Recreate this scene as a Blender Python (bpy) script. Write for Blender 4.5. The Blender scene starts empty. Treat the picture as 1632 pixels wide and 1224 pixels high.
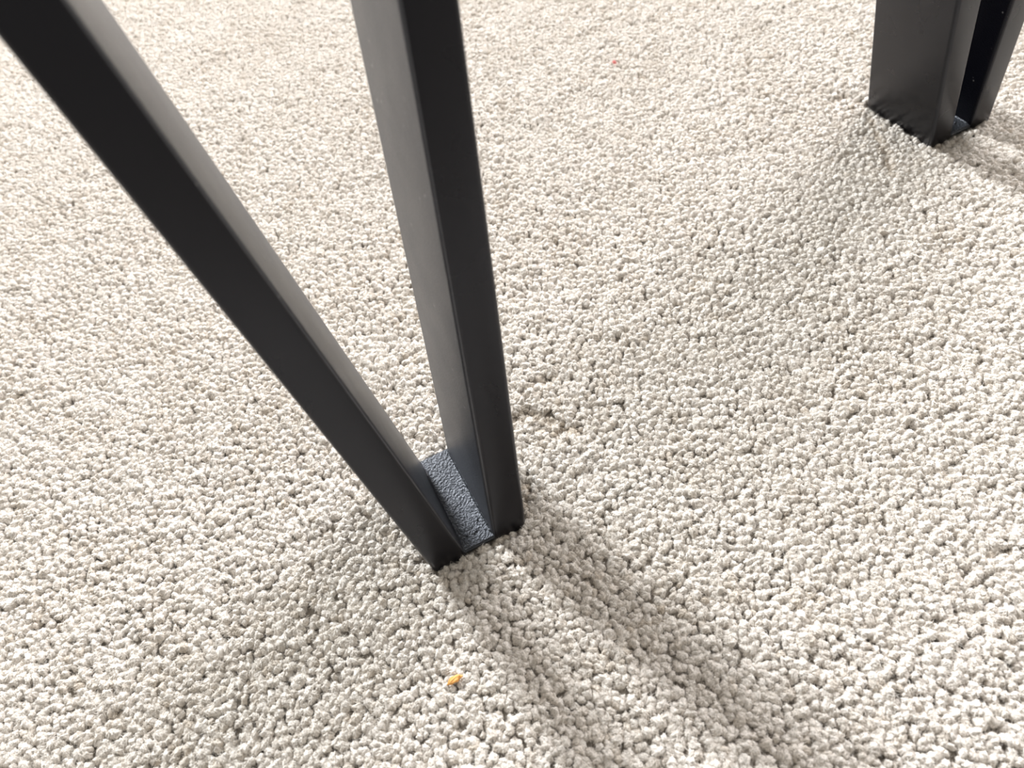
import bpy, bmesh, math, random
import numpy as np
from mathutils import Vector, noise

scene = bpy.context.scene
col = scene.collection
rng = np.random.default_rng(7)
random.seed(7)

# ------------------------------------------------------------------ camera
cam_data = bpy.data.cameras.new('camera')
cam = bpy.data.objects.new('camera', cam_data)
col.objects.link(cam)
cam.location = (0.010109, -0.178434, 0.374823)
cam.rotation_euler = (0.6313801, 0.1225860, -0.4634520)
cam_data.sensor_width = 36.0
cam_data.lens = 1187.26 / 1632 * 36
cam_data.clip_start = 0.01
cam_data.clip_end = 50
cam_data.dof.use_dof = True
cam_data.dof.focus_distance = 0.43
cam_data.dof.aperture_fstop = 9.0
scene.camera = cam

# ------------------------------------------------------------------ light
world = bpy.data.worlds.new('world')
scene.world = world
world.use_nodes = True
bg = world.node_tree.nodes['Background']
bg.inputs['Color'].default_value = (1.0, 0.95, 0.87, 1)
bg.inputs['Strength'].default_value = 0.24


def area(name, loc, target, sx, sy, power, colour):
    d = bpy.data.lights.new(name, 'AREA')
    d.shape = 'RECTANGLE'; d.size = sx; d.size_y = sy
    d.energy = power; d.color = colour
    o = bpy.data.objects.new(name, d); col.objects.link(o)
    o.location = loc
    o.rotation_euler = (Vector(target) - Vector(loc)).to_track_quat('-Z', 'Y').to_euler()
    return o


# daylight of the tall window beyond the legs, and an added fill lamp brightening the right side
area('window_light', (-0.80, 3.95, 2.33), (-0.80, 0.0, 2.33), 0.72, 0.85, 270, (0.925, 0.965, 1.0))
area('side_fill_light', (2.55, 1.3, 1.55), (0.0, 1.3, 1.55), 1.6, 1.6, 92, (0.98, 0.965, 1.0))

scene.view_settings.view_transform = 'Standard'
scene.view_settings.look = 'None'
scene.view_settings.gamma = 1
scene.view_settings.use_curve_mapping = False
scene.view_settings.exposure = 0.88

# ------------------------------------------------------------------ helpers
NEAR = dict(x=0.0, y=0.0, left=(-0.12199, 0.16732), right=(0.12060, 0.17461))
FAR = dict(x=0.454375, y=0.119220, left=(-0.310505, -0.067956), right=(-0.235330, -0.078996))
WIDTH, DEPTH, BAR = 0.056831, 0.066014, 0.020
TOP = 0.70
PILE_BASE = -0.0052


def obj(name, bm, mat, parent=None):
    me = bpy.data.meshes.new(name)
    bm.to_mesh(me); bm.free()
    for m in (mat if isinstance(mat, (list, tuple)) else [mat]):
        me.materials.append(m)
    o = bpy.data.objects.new(name, me)
    col.objects.link(o)
    if parent:
        o.parent = parent
    return o


def nodes_of(name):
    m = bpy.data.materials.new(name); m.use_nodes = True
    nt = m.node_tree
    return m, nt, nt.nodes['Principled BSDF']


def L(nt, a, b):
    nt.links.new(a, b)


def metal(name, base, rough, bump, scale, dust=0.0, spec=0.5):
    m, nt, p = nodes_of(name)
    N = nt.nodes
    p.inputs['Roughness'].default_value = rough
    p.inputs['Specular IOR Level'].default_value = spec
    tc = N.new('ShaderNodeTexCoord')
    n1 = N.new('ShaderNodeTexNoise'); n1.inputs['Scale'].default_value = scale
    n1.inputs['Detail'].default_value = 3
    L(nt, tc.outputs['Object'], n1.inputs['Vector'])
    p.inputs['Specular Tint'].default_value = (0.88, 0.91, 1.0, 1)
    b = N.new('ShaderNodeBump'); b.inputs['Strength'].default_value = bump
    b.inputs['Distance'].default_value = 0.0009
    L(nt, n1.outputs['Fac'], b.inputs['Height'])
    L(nt, b.outputs['Normal'], p.inputs['Normal'])
    # faint cloudy wear and small dust specks, part of the coat itself
    n2 = N.new('ShaderNodeTexNoise'); n2.inputs['Scale'].default_value = 45
    n2.inputs['Detail'].default_value = 5
    L(nt, tc.outputs['Object'], n2.inputs['Vector'])
    r = N.new('ShaderNodeMapRange')
    r.inputs['From Min'].default_value = 0.35; r.inputs['From Max'].default_value = 0.7
    r.inputs['To Min'].default_value = rough - 0.02; r.inputs['To Max'].default_value = rough + 0.03
    L(nt, n2.outputs['Fac'], r.inputs['Value'])
    L(nt, r.outputs['Result'], p.inputs['Roughness'])
    if dust:
        v = N.new('ShaderNodeTexVoronoi'); v.inputs['Scale'].default_value = 160
        L(nt, tc.outputs['Object'], v.inputs['Vector'])
        n3 = N.new('ShaderNodeTexNoise'); n3.inputs['Scale'].default_value = 60
        L(nt, tc.outputs['Object'], n3.inputs['Vector'])
        lt = N.new('ShaderNodeMapRange')
        lt.inputs['From Min'].default_value = 0.16; lt.inputs['From Max'].default_value = 0.05
        L(nt, v.outputs['Distance'], lt.inputs['Value'])
        mk = N.new('ShaderNodeMapRange')
        mk.inputs['From Min'].default_value = 0.52; mk.inputs['From Max'].default_value = 0.62
        L(nt, n3.outputs['Fac'], mk.inputs['Value'])
        mu = N.new('ShaderNodeMath'); mu.operation = 'MULTIPLY'
        L(nt, lt.outputs['Result'], mu.inputs[0]); L(nt, mk.outputs['Result'], mu.inputs[1])
        mu2 = N.new('ShaderNodeMath'); mu2.operation = 'MULTIPLY'; mu2.inputs[1].default_value = dust
        L(nt, mu.outputs[0], mu2.inputs[0])
        mix = N.new('ShaderNodeMix'); mix.data_type = 'RGBA'
        mix.inputs['A'].default_value = (*base, 1); mix.inputs['B'].default_value = (0.35, 0.35, 0.34, 1)
        L(nt, mu2.outputs[0], mix.inputs['Factor'])
        L(nt, mix.outputs['Result'], p.inputs['Base Color'])
    else:
        p.inputs['Base Color'].default_value = (*base, 1)
    return m


coat = metal('black_satin_coat', (0.0050, 0.0046, 0.0066), 0.29, 0.0, 900, spec=0.30)
coat_inner = metal('black_coat_dusty_lit', (0.033, 0.034, 0.039), 0.38, 0.28, 1000, 0.6, spec=0.9)  # dusty coat, base also lifted to imitate light on the inner faces
coat_plate = metal('black_textured_plate', (0.032, 0.035, 0.040), 0.35, 1.0, 800, 0.15, spec=0.75)
coat_gap = metal('black_coat_specked_shaded', (0.003, 0.003, 0.006), 0.42, 0.22, 1000, 0.8, spec=0.15)  # specked inner coat, base darkened to imitate shade in the narrow gap


def floor_material():
    m, nt, p = nodes_of('carpet_backing')
    N = nt.nodes
    tc = N.new('ShaderNodeTexCoord')
    v = N.new('ShaderNodeTexVoronoi'); v.inputs['Scale'].default_value = 230
    n = N.new('ShaderNodeTexNoise'); n.inputs['Scale'].default_value = 500
    L(nt, tc.outputs['Object'], v.inputs['Vector']); L(nt, tc.outputs['Object'], n.inputs['Vector'])
    mx = N.new('ShaderNodeMix'); mx.data_type = 'RGBA'
    mx.inputs['A'].default_value = (0.62, 0.57, 0.50, 1); mx.inputs['B'].default_value = (0.50, 0.45, 0.39, 1)
    L(nt, n.outputs['Fac'], mx.inputs['Factor'])
    L(nt, mx.outputs['Result'], p.inputs['Base Color'])
    b = N.new('ShaderNodeBump'); b.invert = True; b.inputs['Distance'].default_value = 0.003
    L(nt, v.outputs['Distance'], b.inputs['Height']); L(nt, b.outputs['Normal'], p.inputs['Normal'])
    p.inputs['Roughness'].default_value = 1
    p.inputs['Specular IOR Level'].default_value = 0.1
    return m


def wool_material():
    m, nt, p = nodes_of('wool_pile')
    N = nt.nodes
    at = N.new('ShaderNodeAttribute'); at.attribute_type = 'INSTANCER'; at.attribute_name = 'tint'
    ramp = N.new('ShaderNodeValToRGB')
    e = ramp.color_ramp.elements
    e[0].position = 0; e[0].color = (0.62, 0.54, 0.445, 1)
    e[1].position = 1; e[1].color = (0.89, 0.84, 0.775, 1)
    k = e.new(0.5); k.color = (0.81, 0.755, 0.685, 1)
    L(nt, at.outputs['Fac'], ramp.inputs['Fac'])
    tc = N.new('ShaderNodeTexCoord')
    mp = N.new('ShaderNodeMapping'); mp.inputs['Scale'].default_value = (1, 1, 0.35)
    L(nt, tc.outputs['Object'], mp.inputs['Vector'])
    n = N.new('ShaderNodeTexNoise'); n.inputs['Scale'].default_value = 1500; n.inputs['Detail'].default_value = 5; n.inputs['Roughness'].default_value = 0.7
    L(nt, mp.outputs['Vector'], n.inputs['Vector'])
    mul = N.new('ShaderNodeMix'); mul.data_type = 'RGBA'; mul.blend_type = 'MULTIPLY'
    mul.inputs['Factor'].default_value = 0.8
    r2 = N.new('ShaderNodeMapRange'); r2.inputs['From Min'].default_value = 0.3; r2.inputs['From Max'].default_value = 0.6
    r2.inputs['To Min'].default_value = 0.52; r2.inputs['To Max'].default_value = 1.12
    L(nt, n.outputs['Fac'], r2.inputs['Value'])
    L(nt, ramp.outputs['Color'], mul.inputs['A']); L(nt, r2.outputs['Result'], mul.inputs['B'])
    L(nt, mul.outputs['Result'], p.inputs['Base Color'])
    b = N.new('ShaderNodeBump'); b.inputs['Strength'].default_value = 0.8; b.inputs['Distance'].default_value = 0.0004
    L(nt, n.outputs['Fac'], b.inputs['Height']); L(nt, b.outputs['Normal'], p.inputs['Normal'])
    p.inputs['Roughness'].default_value = 0.95
    p.inputs['Specular IOR Level'].default_value = 0.15
    p.inputs['Sheen Weight'].default_value = 0.25
    p.inputs['Subsurface Weight'].default_value = 0.0
    p.inputs['Subsurface Radius'].default_value = (1.0, 0.85, 0.7)
    p.inputs['Subsurface Scale'].default_value = 0.0015
    p.inputs['Sheen Roughness'].default_value = 0.5
    return m


def plain(name, c, rough=0.7):
    m, nt, p = nodes_of(name)
    p.inputs['Roughness'].default_value = rough
    n = nt.nodes.new('ShaderNodeTexNoise'); n.inputs['Scale'].default_value = 900
    tc = nt.nodes.new('ShaderNodeTexCoord'); L(nt, tc.outputs['Object'], n.inputs['Vector'])
    mx = nt.nodes.new('ShaderNodeMix'); mx.data_type = 'RGBA'
    mx.inputs['A'].default_value = (*c, 1); mx.inputs['B'].default_value = (c[0] * .75, c[1] * .7, c[2] * .7, 1)
    L(nt, n.outputs['Fac'], mx.inputs['Factor']); L(nt, mx.outputs['Result'], p.inputs['Base Color'])
    return m


# ------------------------------------------------------------------ floor
bm = bmesh.new()
bmesh.ops.create_grid(bm, x_segments=6, y_segments=6, size=4.4)
for v in bm.verts:
    v.co.z = PILE_BASE; v.co.x += 0.3; v.co.y += 0.4
floor = obj('floor', bm, floor_material())
floor['kind'] = 'structure'


def box(b, x0, x1, y0, y1, z0, z1):
    vs = [b.verts.new((x, y, z)) for x in (x0, x1) for y in (y0, y1) for z in (z0, z1)]
    for q in ((0, 1, 3, 2), (4, 6, 7, 5), (0, 4, 5, 1), (2, 3, 7, 6), (0, 2, 6, 4), (1, 5, 7, 3)):
        b.faces.new([vs[i] for i in q])


def paint(name, c):
    m, nt, p = nodes_of(name)
    n_ = nt.nodes.new('ShaderNodeTexNoise'); n_.inputs['Scale'].default_value = 120
    b_ = nt.nodes.new('ShaderNodeBump'); b_.inputs['Strength'].default_value = 0.1
    L(nt, n_.outputs['Fac'], b_.inputs['Height']); L(nt, b_.outputs['Normal'], p.inputs['Normal'])
    p.inputs['Base Color'].default_value = (*c, 1); p.inputs['Roughness'].default_value = 0.8
    return m


wall_paint = paint('wall_paint', (0.74, 0.71, 0.66)); frame_paint = paint('white_frame_paint', (0.8, 0.8, 0.78))
Z0, Z1 = PILE_BASE, 3.1
# far wall (y = 4.0) and right wall (x = 2.6), the far one with its daylight window, the right one with an added opening for the fill
b = bmesh.new()
wx0, wx1, wz0, wz1 = -1.30, -0.30, 1.75, 2.91
box(b, -4.1, wx0, 4.0, 4.15, Z0, Z1); box(b, wx1, 2.75, 4.0, 4.15, Z0, Z1)
box(b, wx0, wx1, 4.0, 4.15, Z0, wz0); box(b, wx0, wx1, 4.0, 4.15, wz1, Z1)
obj('wall_back', b, wall_paint)['kind'] = 'structure'
b = bmesh.new()
sy0, sy1, sz0, sz1 = 0.47, 2.13, 0.72, 2.38
box(b, 2.6, 2.75, -4.0, sy0, Z0, Z1); box(b, 2.6, 2.75, sy1, 4.0, Z0, Z1)
box(b, 2.6, 2.75, sy0, sy1, Z0, sz0); box(b, 2.6, 2.75, sy0, sy1, sz1, Z1)
obj('wall_right', b, wall_paint)['kind'] = 'structure'
b = bmesh.new(); t_ = 0.05
for a_ in ((wx0, wx0 + t_, wz0, wz1), (wx1 - t_, wx1, wz0, wz1), (wx0, wx1, wz0, wz0 + t_), (wx0, wx1, wz1 - t_, wz1)):
    box(b, a_[0], a_[1], 4.02, 4.09, a_[2], a_[3])
obj('window_1', b, frame_paint)['kind'] = 'structure'
b = bmesh.new()
for a_ in ((sy0, sy0 + t_, sz0, sz1), (sy1 - t_, sy1, sz0, sz1), (sy0, sy1, sz0, sz0 + t_), (sy0, sy1, sz1 - t_, sz1)):
    box(b, 2.62, 2.69, a_[0], a_[1], a_[2], a_[3])
obj('fill_window', b, frame_paint)['kind'] = 'structure'  # unseen frame, added around the fill lamp

# ------------------------------------------------------------------ carpet pile
# one mesh: a set of tuft shapes (variant 0..n) and one loose vertex per tuft
# (variant -1); geometry nodes put the shapes on the vertices.
NV = 14
tv, tf, tvar = [], [], []
for k in range(NV):
    b = bmesh.new()
    bmesh.ops.create_icosphere(b, subdivisions=4, radius=1.0)
    off = Vector((k * 7.3, 3.1 * k, -k * 2.7))
    twist = random.uniform(-1.6, 1.6)
    bend = Vector((random.uniform(-.5, .5), random.uniform(-.5, .5), 0))
    asp = random.uniform(0.85, 1.2)
    base = len(tv)
    for v in b.verts:
        c = v.co.copy()
        # bundle of strands: lobes round the axis that twist with height
        a = math.atan2(c.y, c.x) + twist * c.z
        nl = 3 + k % 3
        rr = math.hypot(c.x, c.y)
        lobes = 1 + 0.10 * math.cos(nl * a + k) * min(1, rr * 2)
        n1 = noise.noise(c * 1.5 + off); n2 = noise.noise(c * 4.2 + off); n3 = noise.noise(c * 9 + off)
        n4 = noise.noise(Vector((c.x * 22, c.y * 22, c.z * 9)) + off)
        s = (1 + 0.34 * n1 + 0.17 * n2 + 0.11 * n3 + 0.13 * n4)
        x = c.x * s * lobes * asp; y = c.y * s * lobes / asp
        z = c.z * (1 + 0.15 * n1 + 0.10 * n2 + 0.06 * n3 + 0.09 * n4)
        t = (z + 1) / 2
        x += bend.x * t * t; y += bend.y * t * t
        tv.append((x * 0.00232, y * 0.00232, (z - 1) * 0.0034))
        tvar.append(k)
    for f in b.faces:
        tf.append([base + w.index for w in f.verts])
    tops = [base + w.index for w in b.verts if w.co.z > -0.15]
    # loose wool fibres standing off the tuft, thin three-piece ribbons
    for q in range(80):
        i = random.choice(tops)
        a = Vector(tv[i]); nrm = Vector((a.x, a.y, (a.z + 0.0034) * 0.6)).normalized()
        t1 = Vector((random.gauss(0, 1), random.gauss(0, 1), random.gauss(0, .6))).normalized()
        t1 = (t1 - nrm * t1.dot(nrm)).normalized()
        ln = random.uniform(0.0010, 0.0030); w_ = 0.00009
        side_ = nrm.cross(t1)
        st = len(tv)
        for j in range(4):
            u_ = j / 3
            c_ = a - nrm * 0.0001 + t1 * ln * u_ + nrm * ln * (0.72 * u_ - 0.45 * u_ * u_)
            ww = w_ * (1 - 0.7 * u_)
            tv.append(tuple(c_ + side_ * ww)); tv.append(tuple(c_ - side_ * ww)); tvar.extend((k, k))
        for j in range(3):
            tf.append([st + 2 * j, st + 2 * j + 1, st + 2 * j + 3, st + 2 * j + 2])
    b.free()


def bp(u, v):
    """photo pixel -> point on the floor plane, used once to read off where marks lie"""
    R = np.array(cam.rotation_euler.to_matrix())
    d = R @ np.array([(u - 816) / 1187.26, -(v - 612) / 1187.26, -1.0])
    t = -cam.location.z / d[2]
    return np.array(cam.location) + t * d


# jittered hexagonal grid
S = 0.0037
xs = np.arange(-0.62, 1.10, S); ys = np.arange(-0.48, 1.45, S * 0.866)
X, Y = np.meshgrid(xs, ys)
X[1::2] += S / 2
P = np.stack([X.ravel(), Y.ravel()], 1)
P += rng.uniform(-0.36, 0.36, P.shape) * S
keep = (P[:, 1] > -0.48) & ~((P[:, 0] < -0.45) & (P[:, 1] < 0.0))
P = P[keep]
n = len(P)


def fbm(p, scale, seed, octv=2):
    out = np.zeros(len(p)); amp = 1
    r = np.random.default_rng(seed)
    for o in range(octv):
        G = r.uniform(-1, 1, (128, 128))
        q = p * scale * (2 ** o) + 40.3
        i = np.floor(q).astype(int); f = q - i; f = f * f * (3 - 2 * f)
        a = G[i[:, 0] % 128, i[:, 1] % 128]; b_ = G[(i[:, 0] + 1) % 128, i[:, 1] % 128]
        c = G[i[:, 0] % 128, (i[:, 1] + 1) % 128]; d = G[(i[:, 0] + 1) % 128, (i[:, 1] + 1) % 128]
        out += amp * ((a * (1 - f[:, 0]) + b_ * f[:, 0]) * (1 - f[:, 1]) + (c * (1 - f[:, 0]) + d * f[:, 0]) * f[:, 1])
        amp *= 0.5
    return out


height = fbm(P, 9, 1) * 0.0010 + fbm(P, 75, 2) * 0.0007 + rng.normal(0, 0.00038, n)
lean_x = 0.14 + fbm(P, 12, 3) * 0.22 + fbm(P, 60, 5) * 0.22 + rng.normal(0, 0.20, n)
lean_y = -0.18 + fbm(P, 12, 4) * 0.22 + fbm(P, 60, 6) * 0.22 + rng.normal(0, 0.20, n)
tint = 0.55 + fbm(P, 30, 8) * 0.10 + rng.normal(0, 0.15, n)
size = rng.normal(1.0, 0.16, n).clip(0.65, 1.4)

# tufts pressed down / pushed aside around the feet
alive = np.ones(n, bool)
for F in (NEAR, FAR):
    dx = np.maximum(np.maximum(F['x'] - P[:, 0], P[:, 0] - F['x'] - WIDTH), 0)
    dy = np.maximum(np.maximum(F['y'] - P[:, 1], P[:, 1] - F['y'] - DEPTH), 0)
    d = np.hypot(dx, dy)
    inside = (P[:, 0] > F['x'] - 0.0006) & (P[:, 0] < F['x'] + WIDTH + 0.0006) & \
             (P[:, 1] > F['y'] - 0.0006) & (P[:, 1] < F['y'] + DEPTH + 0.0006)
    alive &= ~inside
    w = np.exp(-(d / 0.004) ** 2)
    height -= 0.0006 * w
    sx = np.sign(P[:, 0] - F['x'] - WIDTH / 2) * (dx > 0); sy = np.sign(P[:, 1] - F['y'] - DEPTH / 2) * (dy > 0)
    lean_x += 0.15 * w * sx; lean_y += 0.15 * w * sy

# creases and old pressure dents in the pile, as polylines (depth, half width)
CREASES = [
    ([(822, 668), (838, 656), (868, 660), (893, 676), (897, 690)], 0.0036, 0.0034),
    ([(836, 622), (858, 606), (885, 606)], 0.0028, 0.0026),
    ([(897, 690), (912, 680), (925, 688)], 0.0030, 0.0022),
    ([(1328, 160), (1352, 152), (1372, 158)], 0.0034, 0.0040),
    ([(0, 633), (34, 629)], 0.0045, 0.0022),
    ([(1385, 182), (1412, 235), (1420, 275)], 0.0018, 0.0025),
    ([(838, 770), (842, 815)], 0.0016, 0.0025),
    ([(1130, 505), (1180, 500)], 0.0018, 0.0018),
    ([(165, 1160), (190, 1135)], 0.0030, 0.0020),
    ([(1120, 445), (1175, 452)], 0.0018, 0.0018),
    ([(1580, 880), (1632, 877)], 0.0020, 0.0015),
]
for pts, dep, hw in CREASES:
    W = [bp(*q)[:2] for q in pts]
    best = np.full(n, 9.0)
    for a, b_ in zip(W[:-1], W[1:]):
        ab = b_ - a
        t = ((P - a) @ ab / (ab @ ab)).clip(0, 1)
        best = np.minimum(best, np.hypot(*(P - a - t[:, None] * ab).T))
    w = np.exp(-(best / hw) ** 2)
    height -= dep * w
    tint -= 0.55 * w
# flattened, matted patch in front of the crescent crease
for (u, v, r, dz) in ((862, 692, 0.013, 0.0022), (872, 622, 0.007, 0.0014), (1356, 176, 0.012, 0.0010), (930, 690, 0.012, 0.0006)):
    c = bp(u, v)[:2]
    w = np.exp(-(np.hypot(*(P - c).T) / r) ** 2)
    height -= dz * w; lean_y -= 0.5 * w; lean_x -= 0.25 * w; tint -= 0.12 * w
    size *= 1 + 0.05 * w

P, height, lean_x, lean_y, tint, size = (q[alive] for q in (P, height, lean_x, lean_y, tint, size))
n = len(P)
lean = np.stack([lean_x, lean_y], 1)
mag = np.hypot(lean_x, lean_y); mag2 = mag.clip(0, 1.0)
ax = np.stack([-lean_y, lean_x, np.zeros(n)], 1) / (mag[:, None] + 1e-9)   # axis = z x lean
c, s = np.cos(mag2), np.sin(mag2)
K = np.zeros((n, 3, 3))
K[:, 0, 2] = ax[:, 1]; K[:, 1, 2] = -ax[:, 0]; K[:, 2, 0] = -ax[:, 1]; K[:, 2, 1] = ax[:, 0]
R = np.eye(3) + s[:, None, None] * K + (1 - c)[:, None, None] * (K @ K)
sp = rng.uniform(0, 2 * math.pi, n)
Z = np.zeros((n, 3, 3)); Z[:, 0, 0] = np.cos(sp); Z[:, 0, 1] = -np.sin(sp); Z[:, 1, 0] = np.sin(sp); Z[:, 1, 1] = np.cos(sp); Z[:, 2, 2] = 1
M = R @ Z
rot = np.stack([np.arctan2(M[:, 2, 1], M[:, 2, 2]), -np.arcsin(M[:, 2, 0].clip(-1, 1)), np.arctan2(M[:, 1, 0], M[:, 0, 0])], 1)
scl = np.stack([size * rng.normal(1, .09, n), size * rng.normal(1, .09, n), size * rng.normal(1, .06, n)], 1)

nb = len(tv)
me = bpy.data.meshes.new('carpet_pile')
verts = np.concatenate([np.array(tv), np.column_stack([P, height])])
me.from_pydata(verts.tolist(), [], tf)
me.polygons.foreach_set('use_smooth', [True] * len(me.polygons))


def attr(name, typ, arr, key):
    a = me.attributes.new(name, typ, 'POINT')
    a.data.foreach_set(key, np.ascontiguousarray(arr).ravel())


z3 = np.zeros((nb, 3))
attr('variant', 'INT', np.concatenate([np.array(tvar), -np.ones(n, int)]).astype(np.int32), 'value')
attr('tuft_rotation', 'FLOAT_VECTOR', np.concatenate([z3, rot]).astype(np.float32), 'vector')
attr('tuft_scale', 'FLOAT_VECTOR', np.concatenate([z3 + 1, scl]).astype(np.float32), 'vector')
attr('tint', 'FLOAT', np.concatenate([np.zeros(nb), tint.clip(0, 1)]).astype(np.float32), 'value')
wool = wool_material()
me.materials.append(wool)
pile = bpy.data.objects.new('carpet_pile', me)
col.objects.link(pile)
pile['kind'] = 'stuff'
pile['label'] = 'cream and beige tufted wool carpet covering the whole floor'
pile['category'] = 'carpet'

ng = bpy.data.node_groups.new('carpet_tufts', 'GeometryNodeTree')
ng.interface.new_socket('Geometry', in_out='INPUT', socket_type='NodeSocketGeometry')
ng.interface.new_socket('Geometry', in_out='OUTPUT', socket_type='NodeSocketGeometry')
N = ng.nodes
gi = N.new('NodeGroupInput'); go = N.new('NodeGroupOutput')


def named(name, typ):
    q = N.new('GeometryNodeInputNamedAttribute'); q.data_type = typ
    q.inputs['Name'].default_value = name
    return q.outputs['Attribute']


cmp_ = N.new('FunctionNodeCompare'); cmp_.data_type = 'INT'; cmp_.operation = 'GREATER_EQUAL'
L(ng, named('variant', 'INT'), cmp_.inputs[2])
cmp_.inputs[3].default_value = 0
sep = N.new('GeometryNodeSeparateGeometry'); sep.domain = 'POINT'
L(ng, gi.outputs[0], sep.inputs['Geometry']); L(ng, cmp_.outputs[0], sep.inputs['Selection'])
spl = N.new('GeometryNodeSplitToInstances'); spl.domain = 'POINT'
L(ng, sep.outputs['Selection'], spl.inputs['Geometry']); L(ng, named('variant', 'INT'), spl.inputs['Group ID'])
iop = N.new('GeometryNodeInstanceOnPoints')
L(ng, sep.outputs['Inverted'], iop.inputs['Points'])
L(ng, spl.outputs['Instances'], iop.inputs['Instance'])
iop.inputs['Pick Instance'].default_value = True
e2r = N.new('FunctionNodeEulerToRotation')
L(ng, named('tuft_rotation', 'FLOAT_VECTOR'), e2r.inputs[0])
L(ng, e2r.outputs[0], iop.inputs['Rotation'])
L(ng, named('tuft_scale', 'FLOAT_VECTOR'), iop.inputs['Scale'])
L(ng, iop.outputs['Instances'], go.inputs[0])
md = pile.modifiers.new('tufts', 'NODES'); md.node_group = ng

# ------------------------------------------------------------------ table legs
def ring(cx0, cy0, w, d, r, seg=5):
    pts = []
    for (cx, cy, a0) in ((cx0 + w - r, cy0 + d - r, 0), (cx0 + r, cy0 + d - r, 90), (cx0 + r, cy0 + r, 180), (cx0 + w - r, cy0 + r, 270)):
        for i in range(seg + 1):
            a = math.radians(a0 + 90 * i / seg)
            pts.append((cx + r * math.cos(a), cy + r * math.sin(a)))
    return pts


def bar_bm(x0, slope, inner):
    """rectangular tube with rounded edges, cut level with the floor; inner = +1/-1 side facing the other bar"""
    b = bmesh.new()
    rings = []
    zs = [(-0.0038, 0.0010), (-0.0028, 0.0003), (-0.0018, 0.0)] + [(z, 0.0) for z in np.linspace(0.01, TOP, 24)]
    for z, ins in zs:
        base = ring(x0 + ins, ins, BAR - 2 * ins, DEPTH - 2 * ins, 0.0026)
        rings.append([b.verts.new((x + slope[0] * z, y + slope[1] * z, z)) for x, y in base])
    m = len(rings[0])
    for ra, rb in zip(rings[:-1], rings[1:]):
        for i in range(m):
            j = (i + 1) % m
            f = b.faces.new((ra[i], ra[j], rb[j], rb[i])); f.smooth = True
            nx = (ra[i].co + ra[j].co) / 2
            mid = x0 + BAR / 2 + slope[0] * nx.z
            f.material_index = 1 if (nx.x - mid) * inner > BAR / 2 - 0.0012 else 0
    b.faces.new(rings[-1]); b.faces.new(rings[0][::-1])
    return b


def foot_bm():
    b = bmesh.new()
    bmesh.ops.create_cube(b, size=1)
    w = WIDTH - 2 * BAR + 0.003
    for v in b.verts:
        v.co = Vector((WIDTH / 2 + v.co.x * w, DEPTH / 2 + v.co.y * (DEPTH - 0.0012), 0.0008 + v.co.z * 0.0044))
    bmesh.ops.bevel(b, geom=list(b.edges), offset=0.0006, segments=2, affect='EDGES')
    bmesh.ops.subdivide_edges(b, edges=[e for e in b.edges if e.calc_length() > 0.01], cuts=10, use_grid_fill=True)
    for v in b.verts:
        if v.co.z > 0.0025:
            v.co.z += 0.00022 * noise.noise(v.co * 160)
    for f in b.faces:
        f.smooth = f.normal.z < 0.99
    return b


def weld_bm(x, slope, side):
    """fillet weld running front to back in the corner of bar and foot plate"""
    b = bmesh.new()
    prev = None
    K_ = 34
    for i in range(K_ + 1):
        y = 0.002 + (DEPTH - 0.004) * i / K_
        r = 0.0019 * (1 + 0.14 * math.sin(i * 2.1) + 0.12 * noise.noise(Vector((i * .7, x * 900, 0))))
        if i in (0, K_):
            r *= 0.4
        rg = []
        for q in range(5):
            a = math.pi / 2 * q / 4
            # concave quarter from the plate up to the bar
            xx = x + side * (r - r * math.sin(a) * 0.9 + 0.0001) + slope[0] * 0.003 - side * 0.0004
            zz = 0.0028 + (r - r * math.cos(a)) * 0.9
            rg.append(b.verts.new((xx, y + slope[1] * 0.003, zz)))
        rg.append(b.verts.new((x - side * 0.0006 + slope[0] * 0.003, y + slope[1] * 0.003, 0.0022)))
        if prev:
            for q in range(6):
                w_ = (prev[q], prev[(q + 1) % 6], rg[(q + 1) % 6], rg[q])
                f = b.faces.new(w_); f.smooth = True
        else:
            b.faces.new(rg)
        prev = rg
    b.faces.new(prev[::-1])
    bmesh.ops.recalc_face_normals(b, faces=b.faces)
    return b


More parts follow.
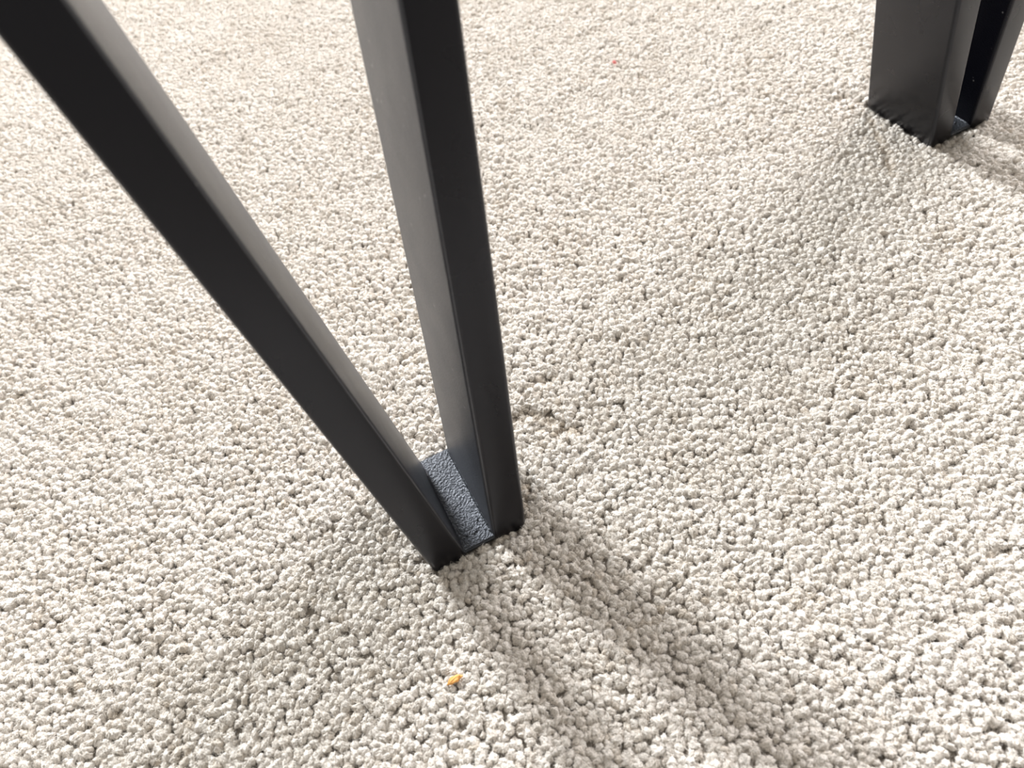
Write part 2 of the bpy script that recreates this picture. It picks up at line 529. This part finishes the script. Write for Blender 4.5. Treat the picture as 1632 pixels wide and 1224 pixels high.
def table_leg(F, label):
    root = bpy.data.objects.new('table_leg', None)
    col.objects.link(root)
    root.location = (F['x'], F['y'], 0)
    root['label'] = label
    root['category'] = 'table leg'
    root['group'] = 'black metal legs on the carpet'
    obj('leg_bar', bar_bm(0.0, F['left'], 1), [coat, coat_inner], root)
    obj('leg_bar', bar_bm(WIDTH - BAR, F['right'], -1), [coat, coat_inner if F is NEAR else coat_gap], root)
    foot = obj('foot_plate', foot_bm(), coat_plate, root)
    foot['label'] = 'rough textured black foot plate joining the two bars'
    obj('weld_seam', weld_bm(BAR, F['left'], 1), coat_plate, foot)
    obj('weld_seam', weld_bm(WIDTH - BAR, F['right'], -1), coat_plate, foot)
    # small weld beads near the front edge of the plate
    b = bmesh.new()
    for (x, y, r) in ((0.0245, 0.0085, 0.0009), (0.0285, 0.0075, 0.0007), (0.0300, 0.0082, 0.0008), (0.0335, 0.014, 0.0006), (0.025, 0.0155, 0.0006)):
        bmesh.ops.create_icosphere(b, subdivisions=2, radius=r, matrix=__import__('mathutils').Matrix.Translation((x, y, 0.0030)))
    for f in b.faces:
        f.smooth = True
    obj('weld_bead', b, coat_plate, foot)['kind'] = 'stuff'
    # mounting plate at the upper end of the two bars
    b = bmesh.new()
    bmesh.ops.create_cube(b, size=1)
    xl = F['left'][0] * TOP; xr = WIDTH + F['right'][0] * TOP
    yl = (F['left'][1] + F['right'][1]) / 2 * TOP
    for v in b.verts:
        v.co = Vector(((xl + xr) / 2 + v.co.x * (xr - xl + 0.04), yl + DEPTH / 2 + v.co.y * (DEPTH + 0.02), TOP + 0.0015 + v.co.z * 0.005))
    bmesh.ops.bevel(b, geom=list(b.edges), offset=0.001, segments=2, affect='EDGES')
    obj('mounting_plate', b, coat, root)
    return root


table_leg(NEAR, 'black V-shaped metal leg with wide splayed bars, standing large in the middle of the carpet')
table_leg(FAR, 'black metal leg with narrow gap between its bars, at the top right corner')

# ------------------------------------------------------------------ crumbs
def crumb(u, v, sx, sy, sz, ang, mat, name, label, seed, z):
    b = bmesh.new()
    bmesh.ops.create_icosphere(b, subdivisions=3, radius=1)
    for q in b.verts:
        k = 1 + 0.45 * noise.noise(q.co * 1.6 + Vector((seed, 0, 0))) + 0.2 * noise.noise(q.co * 4 + Vector((0, seed, 0)))
        q.co = Vector((q.co.x * k * sx, q.co.y * k * sy, q.co.z * k * sz))
    for f in b.faces:
        f.smooth = False
    o = obj(name, b, mat)
    p = bp(u, v)
    o.location = (p[0], p[1], z)
    o.rotation_euler = (0.1, -0.15, ang)
    o['label'] = label
    o['category'] = 'crumb'
    return o


crumb(725, 1084, 0.0038, 0.0017, 0.0012, 0.05, plain('orange_crumb', (0.97, 0.50, 0.14)), 'crumb',
      'tiny orange crumb lying on the carpet in front of the large leg', 2.3, 0.0012)
crumb(979, 101, 0.0014, 0.0018, 0.0013, 0.4, plain('red_crumb', (0.78, 0.22, 0.20)), 'crumb',
      'minute red speck on the bright carpet between the large leg and the farther leg', 5.1, 0.0012)
